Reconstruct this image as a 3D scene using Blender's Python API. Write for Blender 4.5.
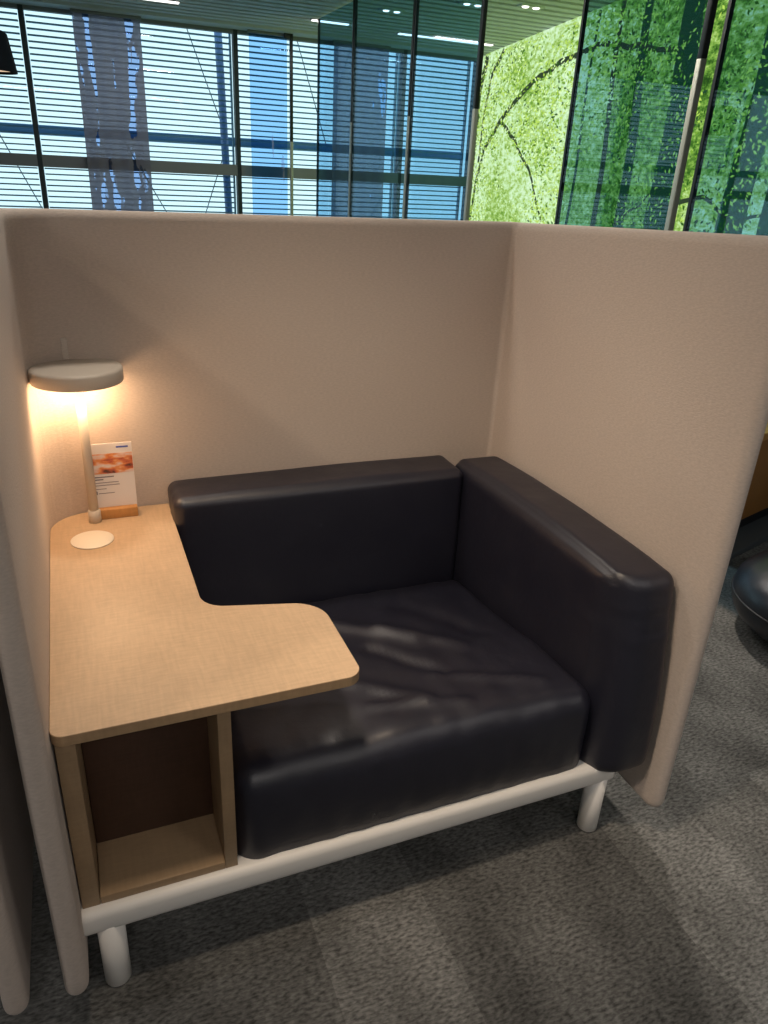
import bpy, bmesh, math, random
from mathutils import Vector, Matrix, noise
random.seed(7)
PI = math.pi
S = bpy.context.scene
for o in list(bpy.data.objects):
    bpy.data.objects.remove(o)
col = S.collection

# ------------------------------------------------------------------ camera
CAM = Vector((0.1092, -1.8813, 1.4579)); YAW, PITCH, ROLL, FPX = 0.40523, -0.42771, 0.05211, 742.97
fw = Vector((math.sin(YAW)*math.cos(PITCH), math.cos(YAW)*math.cos(PITCH), math.sin(PITCH)))
rt = Vector((math.cos(YAW), -math.sin(YAW), 0)); up = rt.cross(fw)
r2 = rt*math.cos(ROLL) + up*math.sin(ROLL); u2 = -rt*math.sin(ROLL) + up*math.cos(ROLL)
cd = bpy.data.cameras.new('camera'); cam = bpy.data.objects.new('camera', cd); col.objects.link(cam)
m = Matrix((r2, u2, -fw)).transposed().to_4x4(); m.translation = CAM
cam.matrix_world = m
cd.sensor_fit = 'VERTICAL'; cd.sensor_height = 24; cd.lens = FPX*24/1024; cd.clip_start = 0.02
S.camera = cam

# ------------------------------------------------------------------ view, world, main lights
S.view_settings.view_transform = 'Standard'; S.view_settings.look = 'None'
S.view_settings.gamma = 1; S.view_settings.use_curve_mapping = False
S.view_settings.exposure = 0.0
w = bpy.data.worlds.new('sky'); S.world = w; w.use_nodes = True
bg = w.node_tree.nodes['Background']
bg.inputs['Color'].default_value = (0.66, 0.93, 1.0, 1); bg.inputs['Strength'].default_value = 1.25

WARM = (1.0, 0.63, 0.35)
CEIL_POWER = 22.0      # each ceiling strip light
DESK_POWER = 1.6       # desk lamp
SPOT_POWER = 8.0
SPOT_MAIN = 38.0; SPOT_FLOOR_FILL = 190.0; SPOT_TABLE = 12.0; SPOT_FRONT = 110.0; SPOT_LEFT = 105.0

# ------------------------------------------------------------------ helpers
def rgba(c): return (c[0], c[1], c[2], 1)

def mat(name, color, rough=0.6, metal=0.0, spec=0.5, noise_scale=None, noise_amt=0.0, bump=None, coords='Object', stretch=(1, 1, 1)):
    M = bpy.data.materials.new(name); M.use_nodes = True
    nt = M.node_tree; b = nt.nodes['Principled BSDF']
    b.inputs['Base Color'].default_value = rgba(color); b.inputs['Roughness'].default_value = rough
    b.inputs['Metallic'].default_value = metal; b.inputs['Specular IOR Level'].default_value = spec
    if noise_scale or bump:
        tc = nt.nodes.new('ShaderNodeTexCoord'); mp = nt.nodes.new('ShaderNodeMapping')
        mp.inputs['Scale'].default_value = stretch
        nt.links.new(tc.outputs[coords], mp.inputs['Vector'])
    if noise_scale:
        n = nt.nodes.new('ShaderNodeTexNoise'); n.inputs['Scale'].default_value = noise_scale; n.inputs['Detail'].default_value = 5
        nt.links.new(mp.outputs[0], n.inputs['Vector'])
        r = nt.nodes.new('ShaderNodeMapRange'); r.inputs['From Min'].default_value = .3; r.inputs['From Max'].default_value = .7
        r.inputs['To Min'].default_value = 1-noise_amt; r.inputs['To Max'].default_value = 1+noise_amt
        nt.links.new(n.outputs['Fac'], r.inputs['Value'])
        mx = nt.nodes.new('ShaderNodeVectorMath'); mx.operation = 'SCALE'; mx.inputs[0].default_value = color
        nt.links.new(r.outputs[0], mx.inputs['Scale']); nt.links.new(mx.outputs[0], b.inputs['Base Color'])
    if bump:
        n2 = nt.nodes.new('ShaderNodeTexNoise'); n2.inputs['Scale'].default_value = bump[0]; n2.inputs['Detail'].default_value = 3
        nt.links.new(mp.outputs[0], n2.inputs['Vector'])
        bp = nt.nodes.new('ShaderNodeBump'); bp.inputs['Strength'].default_value = bump[1]; bp.inputs['Distance'].default_value = bump[2]
        nt.links.new(n2.outputs['Fac'], bp.inputs['Height']); nt.links.new(bp.outputs[0], b.inputs['Normal'])
    return M

def emis(name, color, strength):
    M = bpy.data.materials.new(name); M.use_nodes = True; nt = M.node_tree
    nt.nodes.remove(nt.nodes['Principled BSDF']); e = nt.nodes.new('ShaderNodeEmission')
    e.inputs['Color'].default_value = rgba(color); e.inputs['Strength'].default_value = strength
    nt.links.new(e.outputs[0], nt.nodes['Material Output'].inputs['Surface'])
    return M

def glass(name, tint, refl=1.5):
    M = bpy.data.materials.new(name); M.use_nodes = True; nt = M.node_tree
    nt.nodes.remove(nt.nodes['Principled BSDF'])
    t = nt.nodes.new('ShaderNodeBsdfTransparent'); t.inputs['Color'].default_value = rgba(tint)
    g = nt.nodes.new('ShaderNodeBsdfGlossy'); g.inputs['Roughness'].default_value = 0.0; g.inputs['Color'].default_value = (.85, .95, 1, 1)
    lw = nt.nodes.new('ShaderNodeLayerWeight'); lw.inputs['Blend'].default_value = .5
    pw = nt.nodes.new('ShaderNodeMath'); pw.operation = 'POWER'; nt.links.new(lw.outputs['Facing'], pw.inputs[0]); pw.inputs[1].default_value = 5
    f = nt.nodes.new('ShaderNodeMath'); f.operation = 'MULTIPLY_ADD'; nt.links.new(pw.outputs[0], f.inputs[0]); f.inputs[1].default_value = .14*refl; f.inputs[2].default_value = .035*refl
    x = nt.nodes.new('ShaderNodeMixShader')
    nt.links.new(f.outputs[0], x.inputs['Fac']); nt.links.new(t.outputs[0], x.inputs[1]); nt.links.new(g.outputs[0], x.inputs[2])
    nt.links.new(x.outputs[0], nt.nodes['Material Output'].inputs['Surface'])
    return M

def obj(name, bm, ms, parent=None, smooth=False, loc=None):
    me = bpy.data.meshes.new(name); bmesh.ops.recalc_face_normals(bm, faces=bm.faces[:])
    bm.to_mesh(me); bm.free()
    for q in (ms if isinstance(ms, (list, tuple)) else [ms]): me.materials.append(q)
    if smooth:
        me.polygons.foreach_set('use_smooth', [True]*len(me.polygons))
    o = bpy.data.objects.new(name, me); col.objects.link(o)
    if parent:
        o.parent = parent; o.location = -parent.location
    return o

def tag(o, label, cat, group=None, kind=None):
    if label: o['label'] = label
    if cat: o['category'] = cat
    if group: o['group'] = group
    if kind: o['kind'] = kind
    return o

def thing(name, label, cat, loc, group=None):
    o = bpy.data.objects.new(name, None); col.objects.link(o); o.location = loc; o.empty_display_size = .05
    return tag(o, label, cat, group)

def struct(name, bm, ms, parent=None):
    o = obj(name, bm, ms, parent)
    if not parent: o['kind'] = 'structure'
    return o

def dup(root, loc, label=None, group=None):
    r = root.copy(); col.objects.link(r); r.location = loc
    if label: r['label'] = label
    if group: r['group'] = group
    for ch in list(root.children):
        c = ch.copy(); col.objects.link(c); c.parent = r
        for g in list(ch.children):
            d = g.copy(); col.objects.link(d); d.parent = c
    return r

def box(bm, lo, hi, bev=0.0, seg=3, mi=0):
    t = bmesh.new()
    bmesh.ops.create_cube(t, size=1)
    for v in t.verts:
        v.co = Vector([(lo[i]+hi[i])/2 + v.co[i]*(hi[i]-lo[i]) for i in range(3)])
    if bev: bmesh.ops.bevel(t, geom=t.edges[:], offset=bev, segments=seg, profile=.5, affect='EDGES')
    for f in t.faces: f.material_index = mi; f.smooth = bool(bev)
    me = bpy.data.meshes.new('t'); t.to_mesh(me); t.free(); bm.from_mesh(me); bpy.data.meshes.remove(me)
    return bm

def NB(): return bmesh.new()

def lathe(bm, prof, c=(0, 0), n=48, mi=0, smooth=True):
    rings = []
    for r, z in prof:
        if r <= 1e-6: rings.append([bm.verts.new((c[0], c[1], z))])
        else: rings.append([bm.verts.new((c[0]+r*math.cos(2*PI*k/n), c[1]+r*math.sin(2*PI*k/n), z)) for k in range(n)])
    for a, b in zip(rings, rings[1:]):
        for k in range(n):
            k2 = (k+1) % n
            vs = [a[k % len(a)], a[k2 % len(a)], b[k2 % len(b)], b[k % len(b)]]
            q = []
            for v in vs:
                if v not in q: q.append(v)
            if len(q) > 2:
                f = bm.faces.new(q); f.material_index = mi; f.smooth = smooth
    return bm

def tube(bm, p0, p1, r, n=16, mi=0):
    p0, p1 = Vector(p0), Vector(p1); d = (p1-p0).normalized()
    a = d.orthogonal().normalized(); b = d.cross(a)
    R0 = [bm.verts.new(p0 + r*(a*math.cos(2*PI*k/n)+b*math.sin(2*PI*k/n))) for k in range(n)]
    R1 = [bm.verts.new(p1 + r*(a*math.cos(2*PI*k/n)+b*math.sin(2*PI*k/n))) for k in range(n)]
    for k in range(n):
        f = bm.faces.new((R0[k], R0[(k+1) % n], R1[(k+1) % n], R1[k])); f.smooth = True; f.material_index = mi
    bm.faces.new(R0[::-1]).material_index = mi; bm.faces.new(R1).material_index = mi
    return bm

def fillet(pts, seg=10):
    out = []
    n = len(pts)
    for i in range(n):
        x, y, r = pts[i]
        if r <= 0: out.append((x, y)); continue
        p = Vector((x, y)); a = Vector(pts[i-1][:2])-p; b = Vector(pts[(i+1) % n][:2])-p
        a.normalize(); b.normalize(); ang = a.angle(b); d = r/math.tan(ang/2)
        c = p + (a+b).normalized()*(r/math.sin(ang/2))
        s = p+a*d-c; e = p+b*d-c
        a0 = math.atan2(s.y, s.x); a1 = math.atan2(e.y, e.x); da = a1-a0
        while da > PI: da -= 2*PI
        while da < -PI: da += 2*PI
        for k in range(seg+1):
            t = a0+da*k/seg; out.append((c.x+r*math.cos(t), c.y+r*math.sin(t)))
    return out

def slab(bm, outline, z0, z1, bev=0.0):
    vs = [bm.verts.new((x, y, z0)) for x, y in outline]
    f = bm.faces.new(vs)
    g = bmesh.ops.extrude_face_region(bm, geom=[f])
    tv = [e for e in g['geom'] if isinstance(e, bmesh.types.BMVert)]
    for v in tv: v.co.z = z1
    if bev:
        tvs = set(tv)
        es = [e for e in bm.edges if e.verts[0] in tvs and e.verts[1] in tvs]
        es += [e for e in bm.edges if abs(e.verts[0].co.z-z0) < 1e-6 and abs(e.verts[1].co.z-z0) < 1e-6]
        bmesh.ops.bevel(bm, geom=es, offset=bev, segments=3, profile=.5, affect='EDGES')
    return bm

def axis_pts(lo, hi, r, n):
    A = [lo + r*(1-math.tan(PI/4*(1-k/5))) for k in range(5)]
    B = [lo+r+(hi-lo-2*r)*k/n for k in range(n+1)]
    C = [hi - r*(1-math.tan(PI/4*(1-k/5))) for k in range(4, -1, -1)]
    return A+B+C

def cushion(bm, lo, hi, r, n=(16, 16, 10), disp=None):
    """soft box: rounded edges, evenly gridded, with an optional displacement"""
    ax = [axis_pts(lo[i], hi[i], r, n[i]) for i in range(3)]
    cache = {}
    def vert(p):
        key = tuple(round(c, 6) for c in p)
        if key in cache: return cache[key]
        P = Vector(p); inn = Vector([min(max(P[i], lo[i]+r), hi[i]-r) for i in range(3)])
        nn = (P-inn); nn.normalize(); q = inn+nn*r
        if disp: q = disp(q, nn)
        v = bm.verts.new(q); cache[key] = v; return v
    for a in range(3):
        b, c = (a+1) % 3, (a+2) % 3
        for side, val in ((0, lo[a]), (1, hi[a])):
            for i in range(len(ax[b])-1):
                for j in range(len(ax[c])-1):
                    q = []
                    for (ii, jj) in ((i, j), (i+1, j), (i+1, j+1), (i, j+1)):
                        p = [0, 0, 0]; p[a] = val; p[b] = ax[b][ii]; p[c] = ax[c][jj]; q.append(vert(p))
                    if not side: q = q[::-1]
                    if len(set(q)) == 4: bm.faces.new(q).smooth = True
    return bm

# ------------------------------------------------------------------ materials
def carpet_material():
    M = bpy.data.materials.new('grey_carpet'); M.use_nodes = True; nt = M.node_tree; b = nt.nodes['Principled BSDF']
    b.inputs['Roughness'].default_value = .95; b.inputs['Specular IOR Level'].default_value = .1
    N = nt.nodes.new; L = nt.links.new
    tc = N('ShaderNodeTexCoord')
    br = N('ShaderNodeTexBrick'); br.offset = .5; br.offset_frequency = 2
    br.inputs['Scale'].default_value = 1; br.inputs['Brick Width'].default_value = 1.0; br.inputs['Row Height'].default_value = .25
    br.inputs['Mortar Size'].default_value = .0; br.inputs['Color1'].default_value = (0, 0, 0, 1); br.inputs['Color2'].default_value = (1, 1, 1, 1)
    mp = N('ShaderNodeMapping'); mp.inputs['Rotation'].default_value = (0, 0, PI/2); mp.inputs['Location'].default_value = (.17, .067, 0)
    L(tc.outputs['Object'], mp.inputs[0]); L(mp.outputs[0], br.inputs['Vector'])
    n1 = N('ShaderNodeTexNoise'); n1.inputs['Scale'].default_value = 6; n1.inputs['Detail'].default_value = 4
    mp2 = N('ShaderNodeMapping'); mp2.inputs['Scale'].default_value = (1, .6, 1); L(tc.outputs['Object'], mp2.inputs[0]); L(mp2.outputs[0], n1.inputs['Vector'])
    n2 = N('ShaderNodeTexNoise'); n2.inputs['Scale'].default_value = 160; n2.inputs['Detail'].default_value = 3
    mp3 = N('ShaderNodeMapping'); mp3.inputs['Scale'].default_value = (.45, 1.0, 1); L(tc.outputs['Object'], mp3.inputs[0]); L(mp3.outputs[0], n2.inputs['Vector'])
    def mr(src, a, b_, c, d):
        r = N('ShaderNodeMapRange'); r.inputs['From Min'].default_value = a; r.inputs['From Max'].default_value = b_
        r.inputs['To Min'].default_value = c; r.inputs['To Max'].default_value = d; L(src, r.inputs['Value']); return r.outputs[0]
    def mul(x, y):
        k = N('ShaderNodeMath'); k.operation = 'MULTIPLY'; L(x, k.inputs[0]); L(y, k.inputs[1]); return k.outputs[0]
    s = mul(mul(mr(br.outputs['Color'], 0, 1, .72, 1.25), mr(n1.outputs['Fac'], .3, .7, .65, 1.35)), mr(n2.outputs['Fac'], .3, .7, .45, 1.6))
    v = N('ShaderNodeVectorMath'); v.operation = 'SCALE'; v.inputs[0].default_value = (.142, .142, .136); L(s, v.inputs['Scale'])
    L(v.outputs[0], b.inputs['Base Color'])
    bp = N('ShaderNodeBump'); bp.inputs['Strength'].default_value = .6; bp.inputs['Distance'].default_value = .004
    L(n2.outputs['Fac'], bp.inputs['Height']); L(bp.outputs[0], b.inputs['Normal'])
    return M

def fabric_material(name, c):
    M = bpy.data.materials.new(name); M.use_nodes = True; nt = M.node_tree; b = nt.nodes['Principled BSDF']
    b.inputs['Roughness'].default_value = .9; b.inputs['Specular IOR Level'].default_value = .15
    b.inputs['Sheen Weight'].default_value = .15
    N = nt.nodes.new; L = nt.links.new
    tc = N('ShaderNodeTexCoord'); mp = N('ShaderNodeMapping'); mp.inputs['Scale'].default_value = (1, 1, 3.2)
    L(tc.outputs['Object'], mp.inputs[0])
    n = N('ShaderNodeTexNoise'); n.inputs['Scale'].default_value = 110; n.inputs['Detail'].default_value = 3; L(mp.outputs[0], n.inputs['Vector'])
    r = N('ShaderNodeMapRange'); r.inputs['From Min'].default_value = .3; r.inputs['From Max'].default_value = .7
    r.inputs['To Min'].default_value = .93; r.inputs['To Max'].default_value = 1.07; L(n.outputs['Fac'], r.inputs['Value'])
    v = N('ShaderNodeVectorMath'); v.operation = 'SCALE'; v.inputs[0].default_value = c; L(r.outputs[0], v.inputs['Scale'])
    L(v.outputs[0], b.inputs['Base Color'])
    bp = N('ShaderNodeBump'); bp.inputs['Strength'].default_value = .35; bp.inputs['Distance'].default_value = .002
    L(n.outputs['Fac'], bp.inputs['Height']); L(bp.outputs[0], b.inputs['Normal'])
    return M

def oak_material(name, c, amt=.10):
    M = bpy.data.materials.new(name); M.use_nodes = True; nt = M.node_tree; b = nt.nodes['Principled BSDF']
    b.inputs['Roughness'].default_value = .42; b.inputs['Specular IOR Level'].default_value = .35
    N = nt.nodes.new; L = nt.links.new
    tc = N('ShaderNodeTexCoord')
    def nz(sc, st):
        mp = N('ShaderNodeMapping'); mp.inputs['Scale'].default_value = st; L(tc.outputs['Object'], mp.inputs[0])
        n = N('ShaderNodeTexNoise'); n.inputs['Scale'].default_value = sc; n.inputs['Detail'].default_value = 4; L(mp.outputs[0], n.inputs['Vector']); return n
    a = nz(45, (3.0, .35, .6)); d = nz(60, (.5, 3.5, 3.5)); e = nz(7, (1, 1, 1))
    s = N('ShaderNodeMath'); s.operation = 'ADD'; L(a.outputs['Fac'], s.inputs[0]); L(d.outputs['Fac'], s.inputs[1])
    s2 = N('ShaderNodeMath'); s2.operation = 'ADD'; L(s.outputs[0], s2.inputs[0]); L(e.outputs['Fac'], s2.inputs[1])
    r = N('ShaderNodeMapRange'); r.inputs['From Min'].default_value = 1.15; r.inputs['From Max'].default_value = 1.85
    r.inputs['To Min'].default_value = 1-amt; r.inputs['To Max'].default_value = 1+amt; L(s2.outputs[0], r.inputs['Value'])
    v = N('ShaderNodeVectorMath'); v.operation = 'SCALE'; v.inputs[0].default_value = c; L(r.outputs[0], v.inputs['Scale'])
    L(v.outputs[0], b.inputs['Base Color'])
    bp = N('ShaderNodeBump'); bp.inputs['Strength'].default_value = .25; bp.inputs['Distance'].default_value = .0008
    L(s.outputs[0], bp.inputs['Height']); L(bp.outputs[0], b.inputs['Normal'])
    return M

def leather_material(name, c, rough=.42):
    M = bpy.data.materials.new(name); M.use_nodes = True; nt = M.node_tree; b = nt.nodes['Principled BSDF']
    b.inputs['Base Color'].default_value = rgba(c); b.inputs['Roughness'].default_value = rough; b.inputs['Specular IOR Level'].default_value = .75
    N = nt.nodes.new; L = nt.links.new
    tc = N('ShaderNodeTexCoord')
    vo = N('ShaderNodeTexVoronoi'); vo.inputs['Scale'].default_value = 420; L(tc.outputs['Object'], vo.inputs['Vector'])
    n = N('ShaderNodeTexNoise'); n.inputs['Scale'].default_value = 14; n.inputs['Detail'].default_value = 4; L(tc.outputs['Object'], n.inputs['Vector'])
    b1 = N('ShaderNodeBump'); b1.inputs['Strength'].default_value = .18; b1.inputs['Distance'].default_value = .0008; L(vo.outputs['Distance'], b1.inputs['Height'])
    b2 = N('ShaderNodeBump'); b2.inputs['Strength'].default_value = .35; b2.inputs['Distance'].default_value = .006; L(n.outputs['Fac'], b2.inputs['Height'])
    L(b1.outputs[0], b2.inputs['Normal']); L(b2.outputs[0], b.inputs['Normal'])
    r = N('ShaderNodeMapRange'); r.inputs['To Min'].default_value = rough-.08; r.inputs['To Max'].default_value = rough+.10; L(n.outputs['Fac'], r.inputs['Value'])
    L(r.outputs[0], b.inputs['Roughness'])
    return M

M_carpet = carpet_material()
M_fabric = fabric_material('beige_fabric', (.56, .48, .42))
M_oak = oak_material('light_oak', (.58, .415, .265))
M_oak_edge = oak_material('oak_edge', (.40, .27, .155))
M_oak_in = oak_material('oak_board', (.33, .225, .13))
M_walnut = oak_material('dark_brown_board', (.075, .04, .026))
M_leather = leather_material('dark_navy_leather', (.012, .0125, .024))
M_white = mat('white_powder_coat', (.82, .80, .76), .4)
M_lampwhite = mat('lamp_cream_metal', (.62, .56, .48), .45)
M_cream = mat('cream_plastic', (.85, .78, .66), .45)
M_ceil = mat('ceiling_slat', (.80, .84, .84), .7)
M_void = mat('ceiling_void', (.03, .035, .035), .9)
M_wall = mat('painted_wall', (.30, .30, .29), .8, noise_scale=2, noise_amt=.03)
M_trim = mat('grey_metal_trim', (.22, .24, .25), .5)
M_mull = mat('dark_mullion', (.03, .045, .05), .5)
M_slat = mat('exterior_slat', (.14, .32, .47), .5)
M_blue = mat('blue_grey_steel', (.10, .20, .42), .45)
M_beam = mat('blue_steel_beam', (.16, .32, .52), .5)
M_post_d = mat('dark_post', (.015, .02, .02), .4)
M_post_l = mat('satin_silver_post', (.42, .45, .38), .35, metal=.3)
M_black = mat('matt_black', (.012, .014, .018), .5)
M_cable = mat('dark_cable', (.05, .08, .10), .5)
M_glass = glass('smoked_blue_glass', (.54, .72, .84), 1.2)
M_clear = glass('clear_window_glass', (.97, .99, 1), .6)
M_strip = emis('strip_diffuser', (1, .95, .88), 3.0)
M_spot = emis('downlight_lens', (1, .93, .82), 4.0)
M_glow = emis('desk_lamp_diffuser', WARM, 1.6)
M_pglow = emis('pendant_inner_glow', (1, .72, .5), .8)
M_orange = oak_material('orange_wood', (.42, .18, .04), .08)
M_sphere = leather_material('blue_black_leather', (.008, .012, .022), .33)

# ------------------------------------------------------------------ room shell
bm = NB(); box(bm, (-5.3, -5.5, -.1), (4.6, 6.35, 0)); struct('floor', bm, M_carpet)
bm = NB(); box(bm, (-5.3, -5.5, 2.76), (4.6, 6.2, 2.86), mi=1)
y = -5.4
while y < 5.80:
    box(bm, (-5.3, y, 2.60), (4.55, y+.085, 2.66)); y += .15
box(bm, (-5.3, 5.86, 2.585), (4.6, 6.2, 2.76), mi=0)
struct('ceiling', bm, [M_ceil, M_void])
bm = NB(); box(bm, (-5.4, -5.5, 0), (-5.3, 6.2, 2.86)); struct('wall_left', bm, M_wall)
bm = NB(); box(bm, (-5.4, -5.6, 0), (4.6, -5.5, 2.86)); struct('wall_front', bm, M_wall)
# right wall: runs slightly askew behind the mural
def wx(y): return 4.37 + (y-6.18)*0.183
bm = NB()
o_ = [(wx(-5.5), -5.5), (wx(6.2), 6.2), (wx(6.2)+.4, 6.2), (wx(-5.5)+.4+1.6, -5.5)]
slab(bm, o_, 0, 2.6); struct('wall_right', bm, M_wall)

# window wall: bays with mullions, a mid rail, a head and a sill
MX = [-5.29, -3.56, -1.78, 0.005, 1.795, 3.50, 4.33]
for i in range(len(MX)-1):
    x0, x1 = MX[i], MX[i+1]
    bm = NB()
    box(bm, (x0-.02, 6.08, 0), (x0+.02, 6.16, 2.585))
    if i == len(MX)-2: box(bm, (x1-.02, 6.08, 0), (x1+.02, 6.16, 2.585))
    W_ = struct('window_%d' % (i+1), bm, M_mull)
    bm = NB(); box(bm, (x0+.02, 6.07, 1.362), (x1-.02, 6.15, 1.462)); struct('transom', bm, M_trim, W_)
    bm = NB(); box(bm, (x0+.02, 6.08, 2.555), (x1-.02, 6.15, 2.585)); box(bm, (x0+.02, 6.08, 0), (x1-.02, 6.15, .10)); struct('window_frame', bm, M_trim, W_)
    bm = NB(); box(bm, (x0+.02, 6.12, .10), (x1-.02, 6.128, 1.362)); box(bm, (x0+.02, 6.12, 1.462), (x1-.02, 6.128, 2.555)); struct('window_pane', bm, M_clear, W_)

# ------------------------------------------------------------------ outside the windows
where = ['far left, behind the wall end', 'beyond the far left mullion', 'left of the first dark mullion', 'between first and second dark mullions', 'behind the grey printed banner by the glass posts', 'in the corner next to the green mural']
for i in range(len(MX)-1):
    if i < 1: continue
    x0, x1 = MX[i], MX[i+1]
    bm = NB(); z = .06
    while z < 2.60:
        box(bm, (x0+.03, 6.235, z), (x1-.03, 6.275, z+.0115)); z += .0475
    box(bm, (x0+.012, 6.23, .02), (x0+.024, 6.28, 2.62)); box(bm, (x1-.024, 6.23, .02), (x1-.012, 6.28, 2.62))
    b_ = obj('slatted_sunscreen', bm, M_slat)
    tag(b_, 'horizontal sun slats outside the window, bay ' + where[i], 'blind', 'sun slats outside the windows')
bm = NB(); box(bm, (-5.3, 6.60, 1.63), (4.5, 6.72, 1.715), .008)
tag(obj('steel_beam', bm, M_beam), 'blue-grey horizontal steel beam crossing outside behind the window slats', 'beam')
bm = NB(); tube(bm, (1.715, 6.53, 2.9), (1.90, 6.53, -4.0), .038)
tag(obj('steel_column', bm, M_blue), 'slim leaning blue steel column outside beside the second mullion', 'column')
for (a, b, lab) in [((1.36, 6.64, 2.86), (1.79, 6.64, 1.71), 'thin dark cable slanting down right to the blue steel column'),
                    ((1.79, 6.64, 1.64), (1.38, 6.64, .55), 'thin dark cable slanting down left from the foot of the blue steel column'),
                    ((2.46, 6.64, 2.86), (2.86, 6.64, 1.71), 'thin dark cable just right of the pale blue banner'),
                    ((-.33, 6.64, 1.64), (.18, 6.64, .5), 'thin dark cable slanting low at the left photo edge'),
                    ((.78, 6.69, 1.64), (1.36, 6.69, .60), 'thin dark cable emerging low right of the left grey banner')]:
    bm = NB(); tube(bm, a, b, .005, 8); tag(obj('bracing_cable', bm, M_cable), lab, 'cable', 'bracing cables outside the windows')
bm = NB(); box(bm, (-14, 6.8, -4.2), (14, 60, -4.0)); g = struct('ground', bm, mat('pale_paving', (.55, .62, .66), .9, noise_scale=.5, noise_amt=.2))

# ------------------------------------------------------------------ printed banners at the window
def banner_material(name, dens, dark, light, seed):
    M = bpy.data.materials.new(name); M.use_nodes = True; nt = M.node_tree
    nt.nodes.remove(nt.nodes['Principled BSDF']); N = nt.nodes.new; L = nt.links.new
    tc = N('ShaderNodeTexCoord')
    def nz(st, sc, det, off):
        mp = N('ShaderNodeMapping'); mp.inputs['Scale'].default_value = st; mp.inputs['Location'].default_value = (off, off*.7, off*1.3)
        mp.inputs['Rotation'].default_value = (0, .12, 0)
        L(tc.outputs['Object'], mp.inputs[0]); n = N('ShaderNodeTexNoise'); n.inputs['Scale'].default_value = sc; n.inputs['Detail'].default_value = det
        n.inputs['Distortion'].default_value = .6
        L(mp.outputs[0], n.inputs['Vector']); return n.outputs['Fac']
    a = nz((7, 1, .9), 1.3, 3, seed); b = nz((3, 3, 2.2), 3.2, 3, seed+5)
    s = N('ShaderNodeMath'); s.operation = 'MULTIPLY_ADD'; L(a, s.inputs[0]); s.inputs[1].default_value = .75; 
    sc = N('ShaderNodeMath'); sc.operation = 'MULTIPLY'; L(b, sc.inputs[0]); sc.inputs[1].default_value = .25; L(sc.outputs[0], s.inputs[2])
    r = N('ShaderNodeMapRange'); r.inputs['From Min'].default_value = dens-.012; r.inputs['From Max'].default_value = dens+.012; L(s.outputs[0], r.inputs['Value'])
    t1 = N('ShaderNodeBsdfTransparent'); t1.inputs['Color'].default_value = rgba(dark)
    t2 = N('ShaderNodeBsdfTransparent'); t2.inputs['Color'].default_value = rgba(light)
    d = N('ShaderNodeBsdfDiffuse'); d.inputs['Color'].default_value = (.16, .15, .16, 1)
    tr = N('ShaderNodeBsdfTranslucent'); tr.inputs['Color'].default_value = (.10, .10, .13, 1)
    ad = N('ShaderNodeAddShader'); L(t1.outputs[0], ad.inputs[0]); L(tr.outputs[0], ad.inputs[1])
    ad2 = N('ShaderNodeAddShader'); L(ad.outputs[0], ad2.inputs[0]); L(d.outputs[0], ad2.inputs[1])
    mx = N('ShaderNodeMixShader'); L(r.outputs[0], mx.inputs['Fac']); L(ad2.outputs[0], mx.inputs[1]); L(t2.outputs[0], mx.inputs[2])
    L(mx.outputs[0], nt.nodes['Material Output'].inputs['Surface'])
    return M
for (x0, x1, args, lab) in [(.40, .95, ('print_grey', .575, (.05, .05, .065), (.33, .42, .68), 1.3), 'dark grey sheer banner with tree print, leftmost at the window'),
                            (1.90, 2.26, ('print_blue', .36, (.20, .36, .62), (.36, .60, .92), 4.1), 'pale blue sheer banner beside the second dark mullion'),
                            (2.72, 3.29, ('print_dark', .60, (.07, .09, .13), (.42, .55, .80), 8.4), 'dark sheer banner with tree print seen through smoked glass')]:
    t = thing('printed_banner', lab, 'banner', (x0, 6.0, 0), 'sheer tree-print banners at the window')
    bm = NB()
    nx = 24; zs = [0.03, .6, 1.2, 1.9, 2.56]
    for face in (0,):
        g_ = [[bm.verts.new((x0+(x1-x0)*i/nx, 6.0+.006*math.sin(i*1.1), z)) for z in zs] for i in range(nx+1)]
        for i in range(nx):
            for j in range(len(zs)-1): bm.faces.new((g_[i][j], g_[i+1][j], g_[i+1][j+1], g_[i][j+1])).smooth = True
    obj('printed_cloth', bm, banner_material(*args), t)
    bm = NB(); box(bm, (x0-.01, 5.985, 2.56), (x1+.01, 6.015, 2.585), .004); obj('hanging_rail', bm, M_trim, t)

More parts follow.
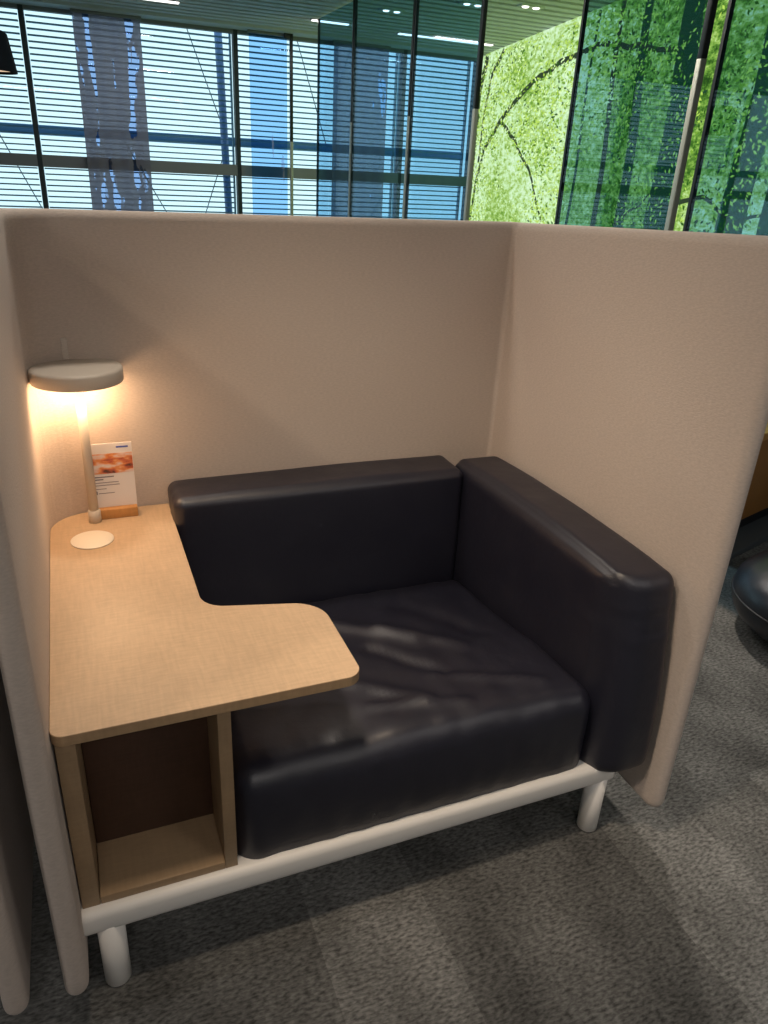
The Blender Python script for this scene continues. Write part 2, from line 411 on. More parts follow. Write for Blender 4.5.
# ------------------------------------------------------------------ backlit forest mural (one printed surface)
def mural_material():
    M = bpy.data.materials.new('backlit_forest_print'); M.use_nodes = True; nt = M.node_tree
    nt.nodes.remove(nt.nodes['Principled BSDF']); N = nt.nodes.new; L = nt.links.new
    tc = N('ShaderNodeTexCoord')
    def nz(sc, det, st=(1, 1, 1), rough=.6):
        mp = N('ShaderNodeMapping'); mp.inputs['Scale'].default_value = st; L(tc.outputs['Object'], mp.inputs[0])
        n = N('ShaderNodeTexNoise'); n.inputs['Scale'].default_value = sc; n.inputs['Detail'].default_value = det; n.inputs['Roughness'].default_value = rough
        L(mp.outputs[0], n.inputs['Vector']); return n.outputs['Fac']
    a = nz(1.0, 2, (1, .6, 1)); b = nz(26, 7, (1, .45, 1), .8)
    m_ = N('ShaderNodeMath'); m_.operation = 'MULTIPLY_ADD'; L(b, m_.inputs[0]); m_.inputs[1].default_value = .9
    m2 = N('ShaderNodeMath'); m2.operation = 'MULTIPLY'; L(a, m2.inputs[0]); m2.inputs[1].default_value = .55; L(m2.outputs[0], m_.inputs[2])
    sx = N('ShaderNodeSeparateXYZ'); L(tc.outputs['Object'], sx.inputs[0])
    sh = N('ShaderNodeMapRange'); sh.inputs['From Min'].default_value = 3.0; sh.inputs['From Max'].default_value = 3.7
    sh.inputs['To Min'].default_value = -.06; sh.inputs['To Max'].default_value = .03; L(sx.outputs['Y'], sh.inputs['Value'])
    ad = N('ShaderNodeMath'); ad.operation = 'ADD'; L(m_.outputs[0], ad.inputs[0]); L(sh.outputs[0], ad.inputs[1])
    cr = N('ShaderNodeValToRGB'); L(ad.outputs[0], cr.inputs[0])
    e = cr.color_ramp.elements
    e[0].position = .50; e[0].color = (.02, .07, .012, 1); e[1].position = .94; e[1].color = (.80, 1, .80, 1)
    for p, c in ((.57, (.05, .15, .02, 1)), (.65, (.16, .36, .05, 1)), (.72, (.38, .60, .13, 1)), (.80, (.60, .88, .48, 1))):
        k = e.new(p); k.color = c
    em = N('ShaderNodeEmission'); L(cr.outputs[0], em.inputs['Color']); em.inputs['Strength'].default_value = 1.0
    L(em.outputs[0], nt.nodes['Material Output'].inputs['Surface'])
    return M
def mural():
    L0, L1 = 1.0, 6.10
    ux = Vector((.183, 1, 0)).normalized(); nn = Vector((-1, .183, 0)).normalized()
    def P(s, z, off): # s = distance in y
        return Vector((wx(s), s, z)) + nn*(.02+off)
    bm = NB()
    def quad(pts, mi):
        f = bm.faces.new([bm.verts.new(p) for p in pts]); f.material_index = mi
    a, b = P(L0, .02, 0), P(L1, .02, 0)
    # print panel as a thin box
    lo = [P(L0, .02, 0), P(L1, .02, 0), P(L1, .02, -.018), P(L0, .02, -.018)]
    vs0 = [bm.verts.new(p) for p in lo]; vs1 = [bm.verts.new(p+Vector((0, 0, 2.575))) for p in lo]
    bm.faces.new(vs0); bm.faces.new(vs1)
    for k in range(4): bm.faces.new((vs0[k], vs0[(k+1) % 4], vs1[(k+1) % 4], vs1[k]))
    rnd = random.Random(3)
    def ribbon(pts, w0, w1, mi, off):
        n = len(pts)
        L_ = []
        for i, (s, z) in enumerate(pts):
            s2, z2 = pts[min(i+1, n-1)]; s1, z1 = pts[max(i-1, 0)]
            d = Vector((s2-s1, z2-z1)).normalized(); pn = Vector((-d.y, d.x)); w_ = (w0+(w1-w0)*i/(n-1))/2
            L_.append((bm.verts.new(P(s+pn.x*w_, z+pn.y*w_, off)), bm.verts.new(P(s-pn.x*w_, z-pn.y*w_, off))))
        for p, q in zip(L_, L_[1:]):
            f = bm.faces.new((p[0], q[0], q[1], p[1])); f.material_index = mi
    # trunks
    for (s, w_, lean, mi) in [(3.45, .06, -.05, 6), (2.62, .16, .05, 6), (2.15, .34, 0, 6), (1.4, .3, -.03, 6), (1.12, .12, 0, 6), (3.0, .10, .03, 3)]:
        pts = [(s+lean*(z-1.3)+.02*math.sin(z*5+s), z) for z in [k*2.56/12+.02 for k in range(13)]]
        ribbon(pts, w_, w_*.6, mi, .0006)
    # branches
    for pts, w0, w1 in [([(5.95, .9), (5.85, 1.35), (5.65, 1.72), (5.16, 2.02), (4.49, 2.23), (3.97, 2.33), (3.31, 2.36), (2.73, 2.28), (2.24, 2.2)], .07, .028),
                        ([(5.29, 1.98), (4.8, 1.79), (4.37, 1.54), (3.99, 1.17), (3.9, .7)], .04, .025),
                        ([(2.1, 1.35), (1.7, 1.42), (1.4, 1.3), (1.1, 1.38)], .03, .015),
                        ([(2.7, 1.2), (2.3, 1.4), (2.0, 1.35)], .02, .01),
                        ([(5.33, 2.57), (5.62, 2.39), (5.74, 2.09), (5.8, 1.6)], .05, .06), ([(5.80, 2.57), (5.95, 2.29), (5.98, 1.92), (6.0, 1.0)], .11, .13)]:
        fine = []
        for (p, q) in zip(pts, pts[1:]):
            for k in range(4):
                t_ = k/4; fine.append((p[0]+(q[0]-p[0])*t_+rnd.uniform(-.012, .012), p[1]+(q[1]-p[1])*t_+rnd.uniform(-.012, .012)))
        fine.append(pts[-1]); ribbon(fine, w0, w1, 3, .0012)
    # printed leaves
    for i in range(21000):
        s = rnd.uniform(L0, L1); z = rnd.uniform(.1, 2.57)
        if z < .75 and i % 3: continue
        d = noise.noise(Vector((s*1.1, z*1.1, 2.0)))+.5*noise.noise(Vector((s*4, z*4, 7)))
        if d < rnd.uniform(-.5, .25): continue
        sz = rnd.uniform(.007, .019); an = rnd.uniform(0, PI)
        ca, sa = math.cos(an), math.sin(an)
        far = s < 3.0
        mi = rnd.choice([1, 2, 2, 4, 4, 4, 5, 5]) if not far else rnd.choice([1, 1, 2, 4, 4, 6])
        off = .0015+.0005*rnd.random()
        q = [(sz, 0), (0, sz*.45), (-sz, 0), (0, -sz*.45)]; fx = 2.2 if s > 3 else 1.4
        quad([P(min(max(s+(u*ca-v*sa)*fx, L0), L1), z+u*sa+v*ca, off) for u, v in q], mi)
    ms = [mural_material(), emis('print_leaf_dark', (.035, .13, .015), 1), emis('print_leaf_mid', (.20, .42, .04), 1), emis('print_bark', (.035, .06, .03), 1),
          emis('print_leaf_light', (.50, .75, .12), 1), emis('print_leaf_pale', (.75, 1, .5), 1), emis('print_shade', (.02, .07, .03), 1)]
    o = obj('forest_mural', bm, ms)
    return tag(o, 'large backlit green forest mural covering the wall behind the glass', 'mural')
mural()

# ------------------------------------------------------------------ glass partition
GX = 2.29
def glass_panel(y0, y1, label, post='near'):
    t = thing('glass_partition', label, 'glass partition', (GX, y1, 0), 'tall smoked glass panels in a row')
    bm = NB(); box(bm, (GX-.006, y0, 0.02), (GX+.006, y1, 2.59)); obj('glass_pane', bm, M_glass, t)
    if post:
        yy = y0; zs_ = 1.80 if y0 > 2 else 1.88
        bm = NB(); box(bm, (GX-.013, yy-.026, zs_), (GX+.013, yy, 2.60), .003); obj('upper_post', bm, M_post_d, t)
        bm = NB(); box(bm, (GX-.013, yy-.026, 0), (GX+.013, yy, zs_), .003); obj('lower_post', bm, M_post_l, t)
    bm = NB(); box(bm, (GX-.009, y1-.014, 0.0), (GX+.009, y1, 2.59)); obj('edge_trim', bm, M_post_d, t)
    return t
glass_panel(4.24, 5.11, 'smoked glass panel nearest the slatted windows, farthest of the row')
glass_panel(3.13, 4.208, 'smoked glass panel in front of the dark printed banner, second farthest')
glass_panel(2.235, 3.098, 'smoked glass panel left of the bright open gap showing the mural')
glass_panel(.565, 1.315, 'smoked glass panel right of the bright open gap, over the mural')
glass_panel(.06, .468, 'smoked glass panel at the right photo edge, nearest of the row', None)
t = thing('glass_post', 'thin dark-topped post with top bracket where the glass row meets the window', 'post', (GX, 5.96, 0))
bm = NB(); box(bm, (GX-.014, 5.95, 1.69), (GX+.014, 5.98, 2.60), .003); obj('upper_post', bm, M_post_d, t)
bm = NB(); box(bm, (GX-.014, 5.95, 0), (GX+.014, 5.98, 1.69), .003); obj('lower_post', bm, M_post_l, t)
bm = NB(); box(bm, (GX-.07, 5.95, 2.54), (GX+.0, 5.97, 2.60), .006); obj('bracket', bm, M_post_d, t)

# ------------------------------------------------------------------ ceiling lights
def strip_light(x0, x1, y, label, power=CEIL_POWER, real=True):
    t = thing('ceiling_strip_light', label, 'ceiling light', ((x0+x1)/2, y, 2.60), 'linear lights in the slatted ceiling')
    bm = NB(); box(bm, (x0-.01, y-.032, 2.595), (x1+.01, y+.032, 2.67)); obj('housing', bm, M_trim, t)
    bm = NB(); box(bm, (x0, y-.024, 2.588), (x1, y+.024, 2.600)); obj('diffuser', bm, M_strip, t)
    if real:
        ld = bpy.data.lights.new('strip_glow', 'AREA'); ld.shape = 'RECTANGLE'; ld.size = x1-x0; ld.size_y = .05; ld.energy = power; ld.color = (1, .93, .88)
        lo = bpy.data.objects.new('strip_glow', ld); col.objects.link(lo); lo.parent = t; lo.location = (0, 0, -.016)
    return t
strip_light(.55, 1.17, 5.20, 'short white ceiling strip light above the leftmost grey banner', 4)
strip_light(2.26, 2.58, 5.20, 'short white ceiling strip light above the smoked glass, left of the pair', 3)
strip_light(3.10, 4.05, 5.32, 'white ceiling strip light above the corner before the mural', 5)
k = 0
for (x0, x1, y, nm, pw_) in [(-.6, .6, -3.2, 'behind the photographer', 19), (1.6, 2.8, -3.2, 'behind the photographer on the right', 15),
                    (-3.2, -2.0, -1.10, 'far left of the booth', 22), (-3.2, -2.0, 2.3, 'far left, towards the windows', 14), (.6, 1.8, 2.0, 'above the space behind the booth', 20)]:
    strip_light(x0, x1, y, 'white ceiling strip light '+nm, pw_)
def downlights(x, y, label):
    t = thing('twin_downlight', label, 'ceiling light', (x, y, 2.6), 'small twin downlights in the slatted ceiling')
    bm = NB(); box(bm, (x-.10, y-.04, 2.592), (x+.10, y+.04, 2.66), .004); obj('housing', bm, M_ceil, t)
    for s in (-.045, .045):
        bm = NB(); lathe(bm, [(0, 2.586), (.022, 2.586), (.026, 2.594), (0, 2.594)], (x+s, y), 20); obj('lens', bm, M_spot, t)
downlights(2.66, 4.43, 'small twin downlight seen through the smoked glass, left of the posts')
downlights(3.43, 3.66, 'small twin downlight above the bright open gap by the mural')
downlights(3.05, 3.84, 'small twin downlight just left of the bright open gap')
def spot(x, y, tgt, label, p=SPOT_POWER, size=1.3, blend=.6, c=(1, .88, .76)):
    t = thing('ceiling_spotlight', label, 'ceiling light', (x, y, 2.6), 'round ceiling spotlights')
    bm = NB(); lathe(bm, [(0, 2.60), (.04, 2.60), (.04, 2.66), (0, 2.66)], (x, y), 24); obj('housing', bm, M_black, t)
    bm = NB(); lathe(bm, [(0, 2.590), (.03, 2.590), (.03, 2.5995), (0, 2.5995)], (x, y), 24); obj('lens', bm, M_spot, t)
    ld = bpy.data.lights.new('spot_glow', 'SPOT'); ld.energy = p; ld.spot_size = size; ld.spot_blend = blend; ld.shadow_soft_size = .09; ld.color = c
    lo = bpy.data.objects.new('spot_glow', ld); col.objects.link(lo); lo.parent = t; lo.location = (0, 0, -.02)
    d = Vector(tgt)-Vector((x, y, 2.58)); lo.rotation_euler = d.to_track_quat('-Z', 'Y').to_euler()
spot(-1.3, -1.4, (1.26, -.35, .80), 'round ceiling spotlight left of and in front of the booth', SPOT_LEFT, .75, 1.0, (1, .80, .60))
spot(.2, -1.05, (.80, -.40, .3), 'round ceiling spotlight above and in front of the booth', SPOT_FRONT, .95, 1.0, (1, .80, .60))
spot(.15, .22, (.75, -.60, .4), 'round ceiling spotlight above the left half of the booth', SPOT_MAIN)
spot(2.2, .9, (2.1, -.6, 0), 'added unseen ceiling spotlight brightening the carpet right of the booth', SPOT_FLOOR_FILL, 1.5, .9)  # added unseen fill lamp, lightens the carpet and cabinet on the right
spot(.15, 1.25, (.2, -.9, .6), 'round ceiling spotlight over the space behind the booth', SPOT_TABLE)
# ------------------------------------------------------------------ pendant lamp, top left
t = thing('pendant_lamp', 'black cone pendant lamp hanging at the top left photo edge', 'pendant lamp', (-.15, 3.0, 1.837))
bm = NB(); lathe(bm, [(.145, 1.837), (.118, 2.01), (.10, 2.022), (.02, 2.026), (.02, 2.020), (.096, 2.016), (.112, 2.004), (.139, 1.837), (.145, 1.837)], (-.15, 3.0)); obj('lamp_shade', bm, mat('black_shade', (.004, .006, .010), .8, spec=.15), t, True)
bm = NB(); lathe(bm, [(0, 1.849), (.130, 1.849), (.128, 1.856), (0, 1.856)], (-.15, 3.0)); obj('diffuser', bm, M_pglow, t)
bm = NB(); tube(bm, (-.15, 3.0, 2.02), (-.15, 3.0, 2.60), .004, 8); obj('cord', bm, M_black, t)

# ------------------------------------------------------------------ privacy screen (U of padded fabric panels)
T = .04; Wd = 1.262; DF = .922; ZB = .088
def padded(path, z0, ztop, open_start, open_end, parent, wr=None, rc=.032):
    """padded panel swept along a path of (x, y) mid-line points. open ends get a rounded rim."""
    P = [Vector(p) for p in path]
    cum = [0]
    for a, b in zip(P, P[1:]): cum.append(cum[-1]+(b-a).length)
    Ltot = cum[-1]; h = T/2
    def at(s):
        s = min(max(s, 0), Ltot)
        for i in range(len(P)-1):
            if s <= cum[i+1]+1e-9:
                t = (s-cum[i])/(cum[i+1]-cum[i]); p = P[i].lerp(P[i+1], t)
                def nrm(j):
                    j = min(max(j, 0), len(P)-2); d = (P[j+1]-P[j]).normalized(); return Vector((-d.y, d.x))
                na = (nrm(i)+nrm(i-1)).normalized(); nb = (nrm(i)+nrm(i+1)).normalized()
                return p, na.lerp(nb, t).normalized()
    rim = [0, .0008, .003, .006, .010, .015, .020, .028, .04, .06]
    ss = sorted(set(([*rim] if open_start else [0]) + [Ltot*k/70 for k in range(1, 70) if (.06 < Ltot*k/70 or not open_start) and (Ltot*k/70 < Ltot-.06 or not open_end)] + cum[1:-1] + ([Ltot-r for r in rim] if open_end else [Ltot])))
    vs = [0, .0008, .003, .006, .010, .015, .020, .03, .05, .08]
    zn = 40
    def zz(s, k, zt):  # k index
        H = zt-z0
        full = vs + [.08+(H-.16)*i/zn for i in range(1, zn)] + [H-v for v in vs[::-1]]
        return z0+full[k]
    nz_ = len(vs)*2+zn-1
    bm = NB(); F = {}
    for i, s in enumerate(ss):
        p, n = at(s); zt = ztop(p)
        for k in range(nz_):
            z = zz(s, k, zt)
            # signed inward distance to rounded outline
            du = min(s if open_start else 9, (Ltot-s) if open_end else 9); dv = min(z-z0, zt-z)
            S_, Z_ = s, z
            if du < rc and dv < rc:
                # pull the corner in to a radius
                a = (rc-du)/rc; b = (rc-dv)/rc
                m_ = max(a, b); l_ = math.hypot(a, b)
                sc = m_/l_ if l_ > 0 else 1
                a2, b2 = a*sc, b*sc
                ndu, ndv = rc-a2*rc, rc-b2*rc
                S_ = (ndu if (open_start and s < Ltot/2) else Ltot-ndu)
                Z_ = (z0+ndv if z-z0 < zt-z else zt-ndv)
                d = rc*(1-m_)
            else: d = min(du, dv)
            hh = h if d >= h else math.sqrt(max(h*h-(h-d)**2, 0))
            p2, n2 = at(S_)
            off = wr(p2, Z_) if wr else 0
            for sd in (1, -1):
                if hh < 1e-9 and sd == -1: F[(i, k, sd)] = F[(i, k, 1)]; continue
                q = p2+n2*(sd*hh); qq = Vector((q.x, q.y, Z_)); qq.x += n2.x*off; qq.y += n2.y*off
                F[(i, k, sd)] = bm.verts.new(qq)
    ni = len(ss)
    for sd in (1, -1):
        for i in range(ni-1):
            for k in range(nz_-1):
                q = [F[(i, k, sd)], F[(i+1, k, sd)], F[(i+1, k+1, sd)], F[(i, k+1, sd)]]
                u = []
                for v in q:
                    if v not in u: u.append(v)
                if len(u) > 2:
                    try: bm.faces.new(u).smooth = True
                    except ValueError: pass
    bmesh.ops.remove_doubles(bm, verts=bm.verts[:], dist=1e-5)
    return bm
def ztop(p): return 1.352 + .040*min(max(-p[1]/DF, 0), 1)
def arc(cx, cy, r, a0, a1, n=10): return [(cx+r*math.cos(a0+(a1-a0)*k/n), cy+r*math.sin(a0+(a1-a0)*k/n)) for k in range(n+1)]
h = T/2
screen = thing('privacy_screen', 'beige fabric three-sided privacy screen wrapped around the dark sofa and desk', 'privacy screen', (Wd/2, h, ZB), 'fabric privacy screens')
RL = .10
left_path = [(-h, -DF), (-h, -.6), (-h, -.3), (-h, -RL)] + arc(RL, -RL, RL+h, PI, PI/2)[1:]
def soft(p, z): return .0022*noise.noise(Vector((p.x*2.5, p.y*2.5, z*2.5)))
bm = padded(left_path, ZB, ztop, True, False, screen, soft); obj('side_panel', bm, M_fabric, screen)
RC = .012
bm = padded([(RL, h), (.4, h), (.8, h), (Wd-RC, h)], ZB, ztop, False, False, screen, soft); obj('back_panel', bm, M_fabric, screen)
def folds(p, z):
    # soft diagonal folds running down from the top of the corner
    d = max(-p.y, 0); t_ = 1.34-z
    f = 0
    if t_ > 0:
        for sl, w_, a_ in ((.17, .030, .0045), (.36, .045, .0035)):
            f += a_*math.exp(-((d-.03-sl*t_)/w_)**2)*min(t_*3, 1)*math.exp(-t_*.9)
    return f + soft(p, z)
rpath = [(Wd-RC, h)] + arc(Wd-RC, -RC, RC+h, PI/2, 0, 8)[1:] + [(Wd+h, -.3), (Wd+h, -.6), (Wd+h, -DF)]
bm = padded(rpath, ZB, ztop, False, True, screen, folds); obj('side_panel', bm, M_fabric, screen)
bm = NB(); box(bm, (.078, -.004, 1.025), (.092, 0.002, 1.075), .002); obj('cloth_tab', bm, fabric_material('tab_cloth', (.62, .56, .50)), screen)
dup(screen, (Wd/2-1.400, h, ZB), 'beige fabric privacy screen of the neighbouring booth at the left photo edge')

# ------------------------------------------------------------------ sofa
sofa = thing('booth_sofa', 'dark navy leather corner seat on a white tube frame with legs', 'sofa', (.68, -.45, 0))
ZR0, ZR1 = .158, .216
bm = NB()
def rail(bm, p0, p1, w_, z0, z1):
    box(bm, (min(p0[0], p1[0])-w_/2, min(p0[1], p1[1])-w_/2, z0), (max(p0[0], p1[0])+w_/2, max(p0[1], p1[1])+w_/2, z1), .016, 4)
rail(bm, (.012, -.832), (1.165, -.832), .05, ZR0, ZR1)
rail(bm, (.03, -.04), (1.165, -.04), .05, ZR0, ZR1)
box(bm, (.008, -.82, ZR0+.004), (.052, -.05, ZR1-.004))
box(bm, (1.142, -.82, ZR0+.004), (1.186, -.05, ZR1-.004))
box(bm, (.05, -.81, .190), (1.15, -.06, .206))
base = obj('base_frame', bm, M_white, sofa)
for (x, y_) in ((.045, -.832), (1.153, -.832), (.045, -.06), (1.153, -.06)):
    bm = NB(); lathe(bm, [(0, 0), (.020, 0), (.0245, .004), (.0252, ZR0+.012), (0, ZR0+.012)], (x, y_), 32); obj('leg', bm, M_white, base).location = (0, 0, 0)

def seat_disp(q, n):
    u = (q.x-.29)/.81; v = (q.y+.855)/.70
    uu = min(max(u, 0), 1); vv = min(max(v, 0), 1)
    top = max(0, n.z)
    # recline towards the back, crown in the middle
    if q.z > .26: q.z += -.065*max(0, vv-.12)/.88*min(1, (q.z-.26)/.15)
    crown = (math.sin(PI*uu)**.6)*(math.sin(PI*min(1, vv*.9+.08))**.6)
    q.z += .016*crown*top
    # bulging front
    fr = max(0, -n.y); q.y -= .010*fr*math.sin(PI*min(max((q.z-.21)/.21, 0), 1))*math.sin(PI*uu)**.4
    # folds
    a = noise.noise(Vector((q.x*3+q.y*2.2, q.y*7-q.x*5, .5)))
    b = noise.noise(Vector((q.x*16-q.y*9, q.y*5+q.x*4, 3.1)))
    c_ = noise.noise(Vector((q.x*26, q.y*8, q.z*10)))
    fold = 0
    for (x0, y0, x1, y1, w_, am) in [(.74, -.42, .90, -.56, .022, .006), (.68, -.50, .80, -.66, .018, -.006), (.62, -.33, .80, -.50, .025, .007), (.85, -.30, .98, -.50, .03, -.005), (.78, -.66, 1.0, -.76, .014, .004), (.60, -.72, .80, -.78, .014, .004), (.55, -.60, .72, -.74, .02, .005)]:
        p = Vector((q.x, q.y)); A = Vector((x0, y0)); B = Vector((x1, y1)); t_ = max(0, min(1, (p-A).dot(B-A)/(B-A).length_squared)); d = (p-(A+(B-A)*t_)).length
        fold += am*math.exp(-(d/w_)**2)
    q += n*((.006*a+.003*b)*top + .0025*c_*(1-abs(n.x)) + 1.9*fold*top)
    return q
bm = cushion(NB(), (.287, -.838, .176), (1.108, -.150, .425), .046, (60, 56, 14), seat_disp); obj('seat_cushion', bm, M_leather, sofa)
def back_disp(q, n):
    u = (q.x-.29)/.80; z_ = (q.z-.23)/.47
    s = math.sin(PI*min(max(u, 0), 1))**.5*math.sin(PI*min(max(z_, 0), 1))**.5
    q = q + Vector((0, -.010*s*max(0, -n.y), 0))
    q.z += .004*math.sin(PI*min(max(u, 0), 1))*max(0, n.z)
    e = max(0, 1-abs(q.x-.295)/.05)
    q += n*(.0025*noise.noise(Vector((q.x*5, q.y*9, q.z*5)))+.003*e*noise.noise(Vector((q.x*9, q.y*30, q.z*34))))
    return q
bm = cushion(NB(), (.288, -.158, .225), (1.098, -.004, .703), .026, (44, 10, 28), back_disp); obj('back_cushion', bm, M_leather, sofa)
def arm_disp(q, n):
    v = (q.y+.885)/.82; z_ = (q.z-.2)/.5
    s = math.sin(PI*min(max(v, 0), 1))**.5*math.sin(PI*min(max(z_, 0), 1))**.5
    if n.x < 0: q = q + Vector((-.008*s*-n.x, 0, 0))
    q.y -= .014*math.sin(PI*min(max(z_, 0), 1))*max(0, -n.y)
    # gathered creases at the front end, running round it
    e = max(0, 1-abs(q.y+.885)/.16)*math.exp(-((q.z-.60)/.07)**2)
    q += n*(.002*noise.noise(Vector((q.x*6, q.y*6, q.z*4+3)))+.0045*e*noise.noise(Vector((q.x*5, q.y*5, q.z*60))))
    fr_ = min(max((-.45-q.y)/.435, 0), 1)
    tx = min(max((1.185-q.x)/.087, 0), 1)
    q.y += fr_**2*(.040*min(max((q.z-.25)/.45, 0), 1) + .062*tx**2.5)
    if n.z > 0: q.z += n.z*.016*math.sin(PI*min(max(v, 0), 1))**.7
    # seam groove along both long top edges
    if n.z > .3:
        for xs in (1.112,):
            d = abs(q.x-xs); q.z += -.004*math.exp(-(d/.005)**2)
    return q
bm = cushion(NB(), (1.098, -.885, .200), (1.254, -.060, .706), .032, (16, 60, 40), arm_disp); obj('arm_cushion', bm, M_leather, sofa)

# ------------------------------------------------------------------ side desk: shelf unit and table top
desk = thing('side_desk', 'light oak desk with curved top over an open cubby beside the sofa', 'desk', (.145, -.5, ZR1))
def uv_board(lo, hi, mt, name, bev=.0012):
    bm = NB(); box(bm, lo, hi, bev, 2); return obj(name, bm, mt, desk)
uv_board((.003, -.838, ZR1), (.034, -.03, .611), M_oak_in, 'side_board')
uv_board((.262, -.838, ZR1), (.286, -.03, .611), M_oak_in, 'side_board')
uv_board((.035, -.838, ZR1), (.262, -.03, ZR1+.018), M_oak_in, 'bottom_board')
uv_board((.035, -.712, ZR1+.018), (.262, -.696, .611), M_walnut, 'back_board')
ol = fillet([(.0, -.862, .022), (.524, -.862, .03), (.524, -.602, .075), (.290, -.545, .055), (.290, -.004, 0), (.0, -.004, .098)], 12)
bm = slab(NB(), ol, .611, .632, .0015)
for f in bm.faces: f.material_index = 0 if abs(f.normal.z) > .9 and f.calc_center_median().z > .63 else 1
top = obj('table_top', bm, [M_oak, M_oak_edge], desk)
bm = NB(); lathe(bm, [(0, .6325), (.0485, .6325), (.0485, .6340), (.047, .6348), (0, .6348)], (.093, -.173), 64); o = obj('cable_grommet', bm, M_cream, top); o.location = (0, 0, 0)

# ------------------------------------------------------------------ desk lamp
lx, ly = .1045, -.067
lamp = thing('desk_lamp', 'cream desk lamp with flat round shade glowing on the oak desk', 'lamp', (lx, ly, .632))
bm = NB(); lathe(bm, [(0, .6325), (.0155, .6325), (.0150, .662), (.0125, .664), (0, .664)], (lx, ly), 32); obj('stem_base', bm, M_lampwhite, lamp)
bm = NB(); lathe(bm, [(0, .664), (.0112, .664), (.0108, 1.0040), (0, 1.0040)], (lx, ly), 32); obj('stem', bm, M_lampwhite, lamp)
bm = NB(); lathe(bm, [(0, 1.0240), (.093, 1.0240), (.0985, 1.0220), (.101, 1.0180), (.101, 0.9920), (.0995, 0.9900), (.0955, 0.9900), (.0955, 0.9980), (0, 0.9980)], (lx, ly), 96); obj('lamp_shade', bm, M_lampwhite, lamp)
bm = NB(); lathe(bm, [(.013, 0.9925), (.094, 0.9925), (.094, 0.9975), (.013, 0.9975), (.013, 0.9925)], (lx, ly), 64); obj('diffuser', bm, M_glow, lamp)
ld = bpy.data.lights.new('lamp_glow', 'AREA'); ld.shape = 'DISK'; ld.size = .17; ld.energy = DESK_POWER*.35; ld.color = WARM
lo = bpy.data.objects.new('lamp_glow', ld); col.objects.link(lo); lo.parent = lamp; lo.location = (0, 0, 0.9915-.632)

for k in range(4):
    a_ = PI/4+k*PI/2
    ld = bpy.data.lights.new('lamp_glow', 'POINT'); ld.shadow_soft_size = .025; ld.energy = DESK_POWER*.17; ld.color = WARM
    lo = bpy.data.objects.new('lamp_glow', ld); col.objects.link(lo); lo.parent = lamp; lo.location = (.03*math.cos(a_), .03*math.sin(a_), .935-.632)

# ------------------------------------------------------------------ card in a wooden holder
card = thing('card_holder', 'small leaflet with food photo standing in a wooden block behind the lamp', 'leaflet stand', (.155, -.047, .632))
bm = NB(); box(bm, (.100, -.064, .6325), (.208, -.030, .658), .0015, 2); obj('wooden_block', bm, oak_material('holder_wood', (.55, .27, .09)), card)
M_paper = mat('white_card', (.80, .76, .74), .5)
bm = NB(); box(bm, (.102, -.046, .650), (.209, -.044, .826)); pc = obj('printed_card', bm, M_paper, card)
def card_picture():
    M = bpy.data.materials.new('food_photo'); M.use_nodes = True; nt = M.node_tree; b = nt.nodes['Principled BSDF']; b.inputs['Roughness'].default_value = .4
    N = nt.nodes.new; L = nt.links.new; tc = N('ShaderNodeTexCoord'); mp = N('ShaderNodeMapping'); mp.inputs['Scale'].default_value = (1, 1, 2.2); mp.inputs['Rotation'].default_value = (0, .25, 0)
    L(tc.outputs['Object'], mp.inputs[0]); n = N('ShaderNodeTexNoise'); n.inputs['Scale'].default_value = 24; n.inputs['Detail'].default_value = 3; L(mp.outputs[0], n.inputs['Vector'])
    cr = N('ShaderNodeValToRGB'); L(n.outputs['Fac'], cr.inputs[0]); e = cr.color_ramp.elements
    e[0].position = .34; e[0].color = (.10, .04, .03, 1); e[1].position = .66; e[1].color = (.75, .68, .66, 1)
    for p, c in ((.42, (.55, .12, .06, 1)), (.50, (.75, .30, .10, 1)), (.57, (.78, .52, .44, 1))): k = e.new(p); k.color = c
    L(cr.outputs[0], b.inputs['Base Color']); return M
bm = NB(); box(bm, (.104, -.0468, .748), (.208, -.0461, .800)); o = obj('food_picture', bm, card_picture(), pc); o.location = (0, 0, 0)
bm = NB()
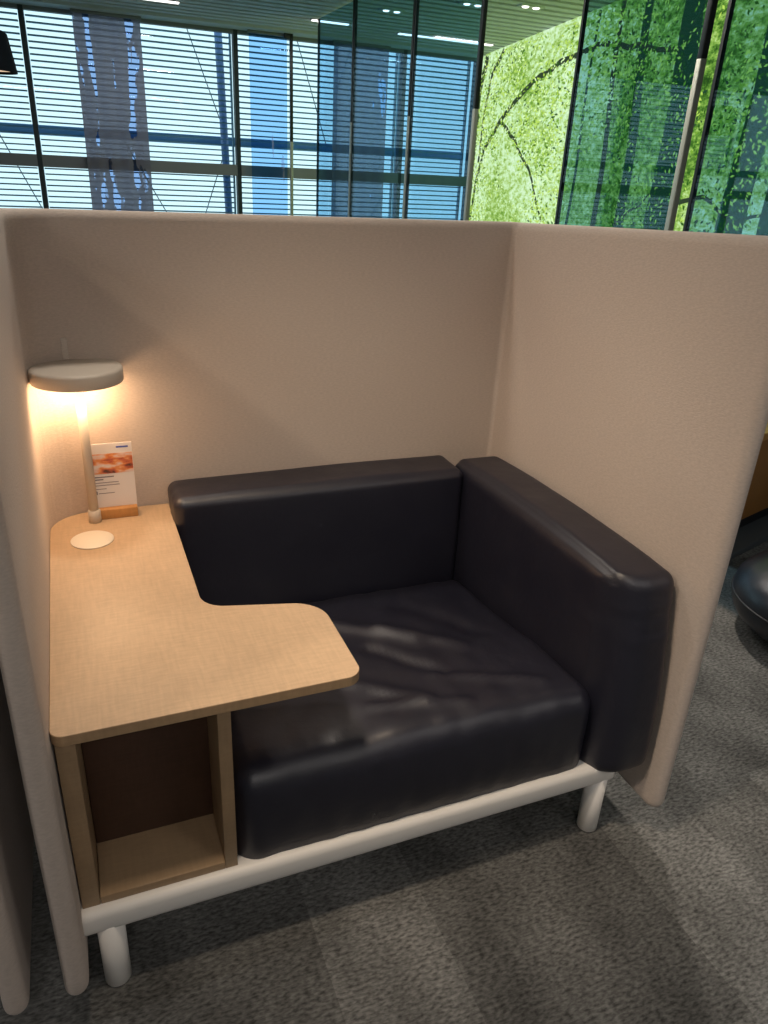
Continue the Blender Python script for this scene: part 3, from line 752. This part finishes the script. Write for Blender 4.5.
for (z, x0, x1, hh) in [(.7395, .112, .160, .003), (.7330, .112, .135, .003), (.7245, .112, .170, .0016), (.7175, .112, .172, .0016), (.708, .112, .140, .0016), (.698, .112, .118, .009), (.696, .120, .158, .0016)]:
    box(bm, (x0, -.0466, z-hh/2), (x1, -.0461, z+hh/2))
o = obj('text_lines', bm, mat('grey_ink', (.22, .20, .22), .6), pc); o.location = (0, 0, 0)
bm = NB(); box(bm, (.172, -.0466, .8135), (.200, -.0461, .8175)); o = obj('blue_mark', bm, mat('blue_ink', (.08, .12, .45), .6), pc); o.location = (0, 0, 0)

# ------------------------------------------------------------------ things seen to the right of the booth
cab = thing('low_cabinet', 'low orange-brown wooden cabinet on a black plinth at the right edge', 'cabinet', (2.72, .30, 0))
def cbox(lo, hi, b=0): return box(NB(), lo, hi, b)
def rotz(bm):
    R_ = Matrix.Translation((2.72, .30, 0)) @ Matrix.Rotation(.29, 4, 'Z'); bmesh.ops.transform(bm, matrix=R_, verts=bm.verts[:]); return bm
obj('floor_board', rotz(cbox((-.25, -.10, 0), (.52, .42, .03), .004)), mat('dark_grey_base', (.07, .08, .09), .6), cab)
obj('plinth', rotz(cbox((-.18, .02, .03), (.48, .40, .09))), M_black, cab)
obj('body', rotz(cbox((-.20, 0, .09), (.50, .42, .475), .006)), M_orange, cab)
obj('cabinet_top', rotz(cbox((-.205, -.006, .475), (.505, .425, .51), .004)), oak_material('orange_top', (.70, .36, .10), .08), cab)
pf = thing('pouf', 'round glossy blue-black leather pouf on the carpet at the right edge', 'pouf', (2.45, -.40, 0))
prof = [(0, 0)] + [((.30*(1-abs(2*t_-1)**2.4)**(1/2.4)) if 0 < t_ < 1 else .0, .0+.30*t_) for t_ in [.004, .02, .05, .1, .17, .25, .35, .45, .55, .65, .75, .83, .9, .95, .98, .996]] + [(0, .30)]
bm = NB(); lathe(bm, [(max(r_, 0), z_) for r_, z_ in prof], (2.45, -.40), 64); obj('upholstery', bm, M_sphere, pf)
bm = NB(); lathe(bm, [(.295, .144), (.302, .146), (.304, .150), (.302, .154), (.295, .156)], (2.45, -.40), 64); obj('seam_piping', bm, M_black, pf)
